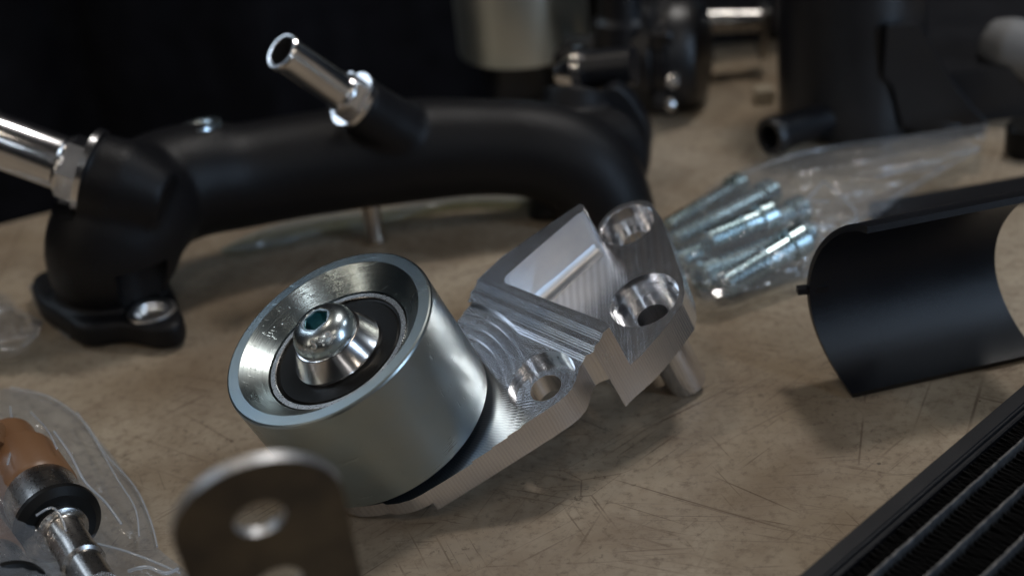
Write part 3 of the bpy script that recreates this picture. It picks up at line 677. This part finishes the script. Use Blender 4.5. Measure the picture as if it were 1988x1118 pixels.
film_patch('plastic_bag', (up_c, lo_c), 150, 70, bagh, 'film', 'crumpled clear plastic bag holding zinc screws, between bracket and black saddle', 'plastic bag')
def ridge_strip(pts, z, wdt, name, par):   # hazy film bead painting the highlights along bag seams and folds
    L = spline([tuple(at(a, b, zz)) for (a, b), zz in zip(pts, z)], 6)
    return link(name, tubepath(L, [wdt]*len(L), 10), 'film_bead', par)
M['film_bead'] = film_mat('fold_glint_bead', 0.35, 0.12)
bagobj = bpy.data.objects['plastic_bag.001'] if 'plastic_bag.001' in bpy.data.objects else bpy.data.objects['plastic_bag']
ridge_strip([(1600, 352), (1630, 378), (1662, 412), (1655, 430), (1642, 448)], (14, 14, 13, 13, 12), 0.42, 'bag_fold_glint', bagobj)
ridge_strip([(1560, 430), (1600, 442), (1640, 452)], (14, 14, 12), 0.42, 'bag_fold_glint', bagobj)
ridge_strip([(1562, 390), (1588, 391), (1612, 391)], (15, 15, 15), 0.42, 'bag_fold_glint', bagobj)
ridge_strip([(1590, 450), (1598, 468), (1607, 486)], (13, 11, 10), 0.35, 'bag_fold_glint', bagobj)
ridge_strip([(1560, 430), (1548, 408), (1566, 388), (1600, 352)], (14, 15, 15, 14), 0.38, 'bag_fold_glint', bagobj)
ridge_strip([(1560, 538), (1622, 470), (1700, 405), (1800, 345), (1900, 290)], (1.5, 2, 2, 2.5, 6), 0.4, 'bag_fold_glint', bagobj)
ridge_strip([(1440, 340), (1540, 302), (1640, 282), (1760, 266), (1915, 243)], (6, 6, 5, 7, 10), 0.35, 'bag_fold_glint', bagobj)
ridge_strip([(1700, 346), (1780, 322), (1860, 300), (1900, 285)], (7, 7, 7, 7), 0.5, 'bag_fold_glint', bagobj)

# ------------------------------------------------------------------ black saddle (half shell)
sA = at(1650, 775, 0.5); sB = at(1990, 700, 0.5); sd = (sB-sA).normalized(); sback = Vector((-sd.y, sd.x, 0))
sad = thing('black_saddle', sA, 'curved black half shell standing on its edge, open side toward the camera, at the right', 'saddle clamp')
prof = []
Rr, TH = 32.5, 2.2
cz, cb_ = 30.0, 6.0
prof_in, prof_out = [], []
for i in range(49):
    a = math.radians(-68+148*i/48)            # from the foot, round the back, to the top lip
    prof_in.append((cb_+(Rr)*math.cos(a), cz+(Rr)*math.sin(a))); prof_out.append((cb_+(Rr+TH)*math.cos(a), cz+(Rr+TH)*math.sin(a)))
z0s = min(p[1] for p in prof_out)
profile = prof_in+prof_out[::-1]
vs, fs = [], []; n = len(profile); b0 = profile[0][0]
Ls = 68; NSEG = 30
for s_ in range(NSEG+1):
    for (b, z) in profile:
        q = (z-cz)/Rr; bul = 1.5-7.0*max(0.0, 1-q*q); xl = bul; xr = Ls+bul
        # the right-hand edge is scalloped
        xx = xl+(xr-xl)*s_/NSEG
        p = sA+sd*xx+sback*(b-b0); vs.append((p.x, p.y, z-z0s+0.4))
for s_ in range(NSEG):
    for i in range(n): fs.append((s_*n+i, s_*n+(i+1) % n, (s_+1)*n+(i+1) % n, (s_+1)*n+i))
h_ = len(prof_in)
for s_ in (0, NSEG):
    for i in range(h_-1):
        q = (s_*n+i, s_*n+i+1, s_*n+n-2-i, s_*n+n-1-i); fs.append(q if s_ else q[::-1])
me = mesh('sad', vs, fs); bm = bmesh.new(); bm.from_mesh(me); bmesh.ops.remove_doubles(bm, verts=bm.verts, dist=1e-7); bmesh.ops.recalc_face_normals(bm, faces=bm.faces); bm.to_mesh(me); bm.free()
link('shell', me, 'gloss', sad, Matrix.Identity(4), auto=40)
tq = sA+sd*2+sback*(cb_+Rr-b0)
link('side_tab', xform(box(-5, 5, -1, 2.2, 0, 2.2), Matrix.Translation(Vector((tq.x-6, tq.y, 31))*S)), 'gloss', sad, Matrix.Identity(4), smooth=False)
bb = thing('black_bar', at(1830, 400), 'flat black bar lying on the bench behind the curved black saddle', 'bar')
slab('bar_body', at(1700, 418, 3), at(2080, 350, 3), 7, 2.4, 'gloss', bb)

# ------------------------------------------------------------------ oil cooler core, front right
ZR = 24.0
rA = at(1520, 1140, ZR); rB = at(1990, 742, ZR); rd = (rB-rA).normalized(); rn = Vector((rd.y, -rd.x, 0))
cr = thing('radiator_core', (rA.x, rA.y, 0), 'black radiator core with wavy fins and worn tube edges in the lower right corner', 'radiator')
fr_ = Matrix((rd, -rn, Vector((0, 0, 1)))).transposed().to_4x4(); fr_.translation = Vector((rA.x, rA.y, 0))*S
L0, L1 = -40, 190
def yy(a, b): return (-b, -a)
def rbox(name, y0, y1, z0, z1, mat, bev=0.5):
    me = box(L0, L1, -y1, -y0, z0, z1); bm = bmesh.new(); bm.from_mesh(me)
    if bev: bmesh.ops.bevel(bm, geom=list(bm.edges), offset=bev*S, segments=2, affect='EDGES')
    bm.to_mesh(me); bm.free(); return link(name, me, mat, cr, fr_, smooth=bev > 0)
def offs(px, py): p = at(px, py, ZR); return (p-rA).dot(rn)
rbox('side_frame', 0, 5.6, 0.3, ZR, 'satin', 0.6)
rbox('frame_lip', 5.6, 7.0, 0.3, ZR-1.6, 'satin', 0.3)
rows = [offs(1700, 1105), offs(1812, 1105), offs(1918, 1105)]
pitch = (rows[2]-rows[0])/2; rows = [rows[0]+pitch*i for i in range(6)]
prev = 7.0
finme = None
for i, y in enumerate(rows):
    # fins: a folded ribbon between two tubes
    w0, w1 = prev, y-0.5; vs, fs = [], []; N = 220
    for k in range(N+1):
        x = L0+(L1-L0)*k/N; yv = w0+0.15 if k % 2 else w1-0.15; jit = random.uniform(-.28, .28)*(2.2 if random.random() < .04 else 1)
        vs += [(x+jit, -yv, 3), (x+jit, -yv, ZR-2.6+random.uniform(-.45, .2))]
    # each fold has its own thickness by doubling the ribbon
    m_ = len(vs)
    vs += [(a+0.14, b, c) for a, b, c in vs]
    for k in range(N):
        a = 2*k; fs += [(a, a+2, a+3, a+1), (m_+a, m_+a+1, m_+a+3, m_+a+2), (a+1, a+3, m_+a+3, m_+a+1)]
    fo = link('fin_row', mesh('fins', vs, fs), 'fin', cr, fr_, smooth=False); fo['kind'] = 'stuff'
    # flat tube with a slightly dented top edge
    vs, fs = [], []; N2 = 150
    for k in range(N2+1):
        x = L0+(L1-L0)*k/N2; wb = noise.noise(Vector((x*0.9, i*5.1, 0)))*0.22; zb = noise.noise(Vector((x*0.7, i*3.3, 4)))*0.25
        for dy, dz_ in ((-0.5, -20), (-0.5, -0.3), (-0.3, 0.1), (0.3, 0.1), (0.5, -0.3), (0.5, -20)): vs.append((x, -(y+dy*(1+0.2*wb)+wb), ZR-0.3+dz_+(zb if dz_ > -2 else 0)))
    for k in range(N2):
        for j in range(5): fs.append((k*6+j, k*6+j+1, (k+1)*6+j+1, (k+1)*6+j))
    link('flat_tube', mesh('tube', vs, fs), 'tube', cr, fr_, auto=50)
    prev = y+0.5
rbox('bottom_plate', 7.0, rows[-1]+6, 0.3, 2.6, 'fin', 0)

# ------------------------------------------------------------------ steel tab bracket in the foreground
Cp = Vector((0, 0, HCAM)) + R3 @ (Vector(((505-CX)/FPX, -(1007-CY)/FPX, -1))*281.7)
wv = cdir(158/9.94, 47.8/9.94, -3.63); lv = cdir(-8/9.94, 117.7/9.94, 12.17); lv = (lv-lv.dot(wv)*wv).normalized(); nv = wv.cross(lv)
Rp = 17.0
Ldown = (Cp.z-6)/lv.z
fpl = Matrix((wv, lv, nv)).transposed().to_4x4(); fpl.translation = Cp*S
pt = thing('steel_tab', Cp-lv*Ldown-Vector((0, 0, 6)), 'upright flat steel bracket with two holes and rounded top, blurred in the foreground', 'bracket')
ol = arc(0, 0, Rp, 0, 180, 48)+[(-Rp, -Ldown), (Rp, -Ldown)]
TT = 2.1
me = prism(ol, -TT, 0)
me = boolean(me, [xform(lathe([(0, -9), (5.1, -9), (5.1, 9), (0, 9)], 64), Matrix.Translation(Vector((0, y, 0))*S)) for y in (0, -22.5, -55)])
tp_ = link('tab_plate', me, M['plate'], pt, fpl, auto=30)
me.materials.append(M['cutedge'])
for pl in me.polygons:
    if abs(pl.normal.z) < 0.5: pl.material_index = 1
ft = Cp-lv*Ldown
f2 = Matrix((wv, Vector((0, 0, 1)).cross(wv).normalized(), Vector((0, 0, 1)))).transposed().to_4x4(); 
zx = Vector((wv.x, wv.y, 0)).normalized(); zy = Vector((0, 0, 1)).cross(zx)
f2 = Matrix((zx, zy, Vector((0, 0, 1)))).transposed().to_4x4(); f2.translation = Vector((ft.x, ft.y, 0))*S
link('tab_foot', box(-Rp, Rp, -3, 34, 0.3, 2.9), 'plate', pt, f2, smooth=False)
link('tab_bend', xform(box(-Rp, Rp, -2.6, 0.4, 2.9, 8.5), Matrix.Identity(4)), 'plate', pt, f2, smooth=False)

# ------------------------------------------------------------------ injectors in a clear bag, lower left
def injector(base_px, tip_px, z, label, full=True, sc=1.0):
    a = at(*base_px, z); b = at(*tip_px, z-2.0); d = (b-a).normalized(); f = frame(a, d, Vector((0, 0, 1)))
    t = thing('fuel_injector', Vector((a.x, a.y, 0)), label, 'fuel injector', 'fuel injectors in the clear bag')
    q = lambda pr: [(r*sc, zz*sc) for r, zz in pr]
    link('injector_body', lathe(q([(0, -26), (8.5, -26), (9.6, -25), (9.6, -12), (12.2, -10), (12.4, 10), (11.6, 11.5), (0, 11.5)]), 64), 'tan', t, f)
    link('steel_collar', lathe(q([(0, 11.5), (11.6, 11.5), (11.8, 12), (11.8, 26), (11.2, 26.6), (0, 26.6)]), 64), 'steel', t, f)
    link('seal_ring', lathe(q([(0, 26.6), (12.8, 26.6), (13.4, 27.4), (13.2, 29), (11, 30.8), (0, 30.8)]), 64), 'rubber', t, f)
    nz = link('nozzle', lathe(q([(0, 30.8), (7.8, 30.8), (8.0, 33), (6.6, 33.8), (6.0, 35), (6.0, 50), (6.6, 50.6), (6.6, 52.4), (5.6, 53), (5.6, 66), (0, 66)]), 64), 'steel', t, f)
    k = xform(box(-4.5*sc, 4.5*sc, -5*sc, 5*sc, 0, 7*sc), Matrix.Identity(4))
    fk = f @ Matrix.Translation(Vector((8*sc, 6*sc, -16*sc))*S) @ Matrix.Rotation(math.radians(52), 4, 'Y') @ Matrix.Rotation(math.radians(-20), 4, 'X')
    kk = boolean(box(-5*sc, 5*sc, -5.5*sc, 5.5*sc, -3, 12*sc), [box(-1.2*sc, 1.2*sc, -20, 20, 6*sc, 20), box(2.6*sc, 9, -2.2*sc, 2.2*sc, 2*sc, 20)])
    link('connector', kk, 'tan', t, fk, smooth=False)
    return t
injector((58, 930), (192, 1140), 13, 'tan fuel injector with steel collar and black seal, nearer the top of the bag')
injector((-52, 1075), (76, 1270), 13, 'second tan fuel injector, lowest one at the very lower left corner')
def bag2(u, v, p):
    e = math.sin(math.pi*min(1, max(0, 0.5+0.5*v)))**0.6
    cen = math.exp(-((v-0.0)/0.55)**2)
    f = crease(p, -1.1, 0.016, 9.3)**2*5+crump(p, 0.05, 2.2)*3+crease(p, -0.8, 0.04, 4.4)**3*2.0
    return max(0.5, 0.6+e*27*cen+f*e*(0.35+0.65*v))
bag2o = film_patch('plastic_bag', ([(-90, 780), (-80, 900), (-70, 1000), (-60, 1150), (-40, 1300)], [(10, 752), (110, 778), (190, 850), (262, 945), (292, 1010), (305, 1060), (372, 1118), (430, 1200)]), 110, 90, bag2,
           'film_thin', 'clear plastic bag with tan injectors inside, lower left corner', 'plastic bag')
ridge_strip([(105, 838), (135, 880), (165, 935), (205, 975), (235, 1016)], (20, 19, 17, 12, 9), 0.45, 'bag_fold_glint', bag2o)
ridge_strip([(190, 1055), (240, 1068), (300, 1090), (350, 1112)], (9, 8, 6, 4), 0.4, 'bag_fold_glint', bag2o)
ridge_strip([(20, 752), (95, 770), (160, 815), (205, 880), (262, 945), (292, 1010), (305, 1060)], (1.5,)*7, 0.35, 'bag_fold_glint', bag2o)
ridge_strip([(150, 800), (190, 862), (225, 925), (262, 985), (270, 1040)], (6, 7, 7, 6, 5), 0.3, 'bag_fold_glint', bag2o)
ridge_strip([(70, 1000), (100, 985), (118, 1002), (128, 1030)], (27, 28, 27, 25), 0.35, 'bag_fold_glint', bag2o)
ridge_strip([(60, 800), (92, 835), (110, 870)], (18, 22, 24), 0.35, 'bag_fold_glint', bag2o)
ridge_strip([(250, 1108), (285, 1100), (320, 1112), (345, 1104)], (6, 8, 7, 5), 0.6, 'bag_fold_glint', bag2o)
ridge_strip([(20, 790), (25, 850), (15, 900)], (16, 22, 26), 0.4, 'bag_fold_glint', bag2o)
def bag3(u, v, p):
    e = math.sin(math.pi*min(1, max(0, v)))**0.5
    return max(0.5, 0.8+e*(11+fold(p, 0.06, 3.3)*9+crump(p, .1, 1)*3))
film_patch('plastic_bag', ([(-90, 560), (-20, 560), (20, 575), (45, 600), (84, 622)], [(-90, 720), (-20, 705), (20, 700), (50, 688), (72, 660)]), 70, 40, bag3,
           'film', 'small crumpled clear plastic bag at the left edge below the black manifold foot', 'plastic bag')
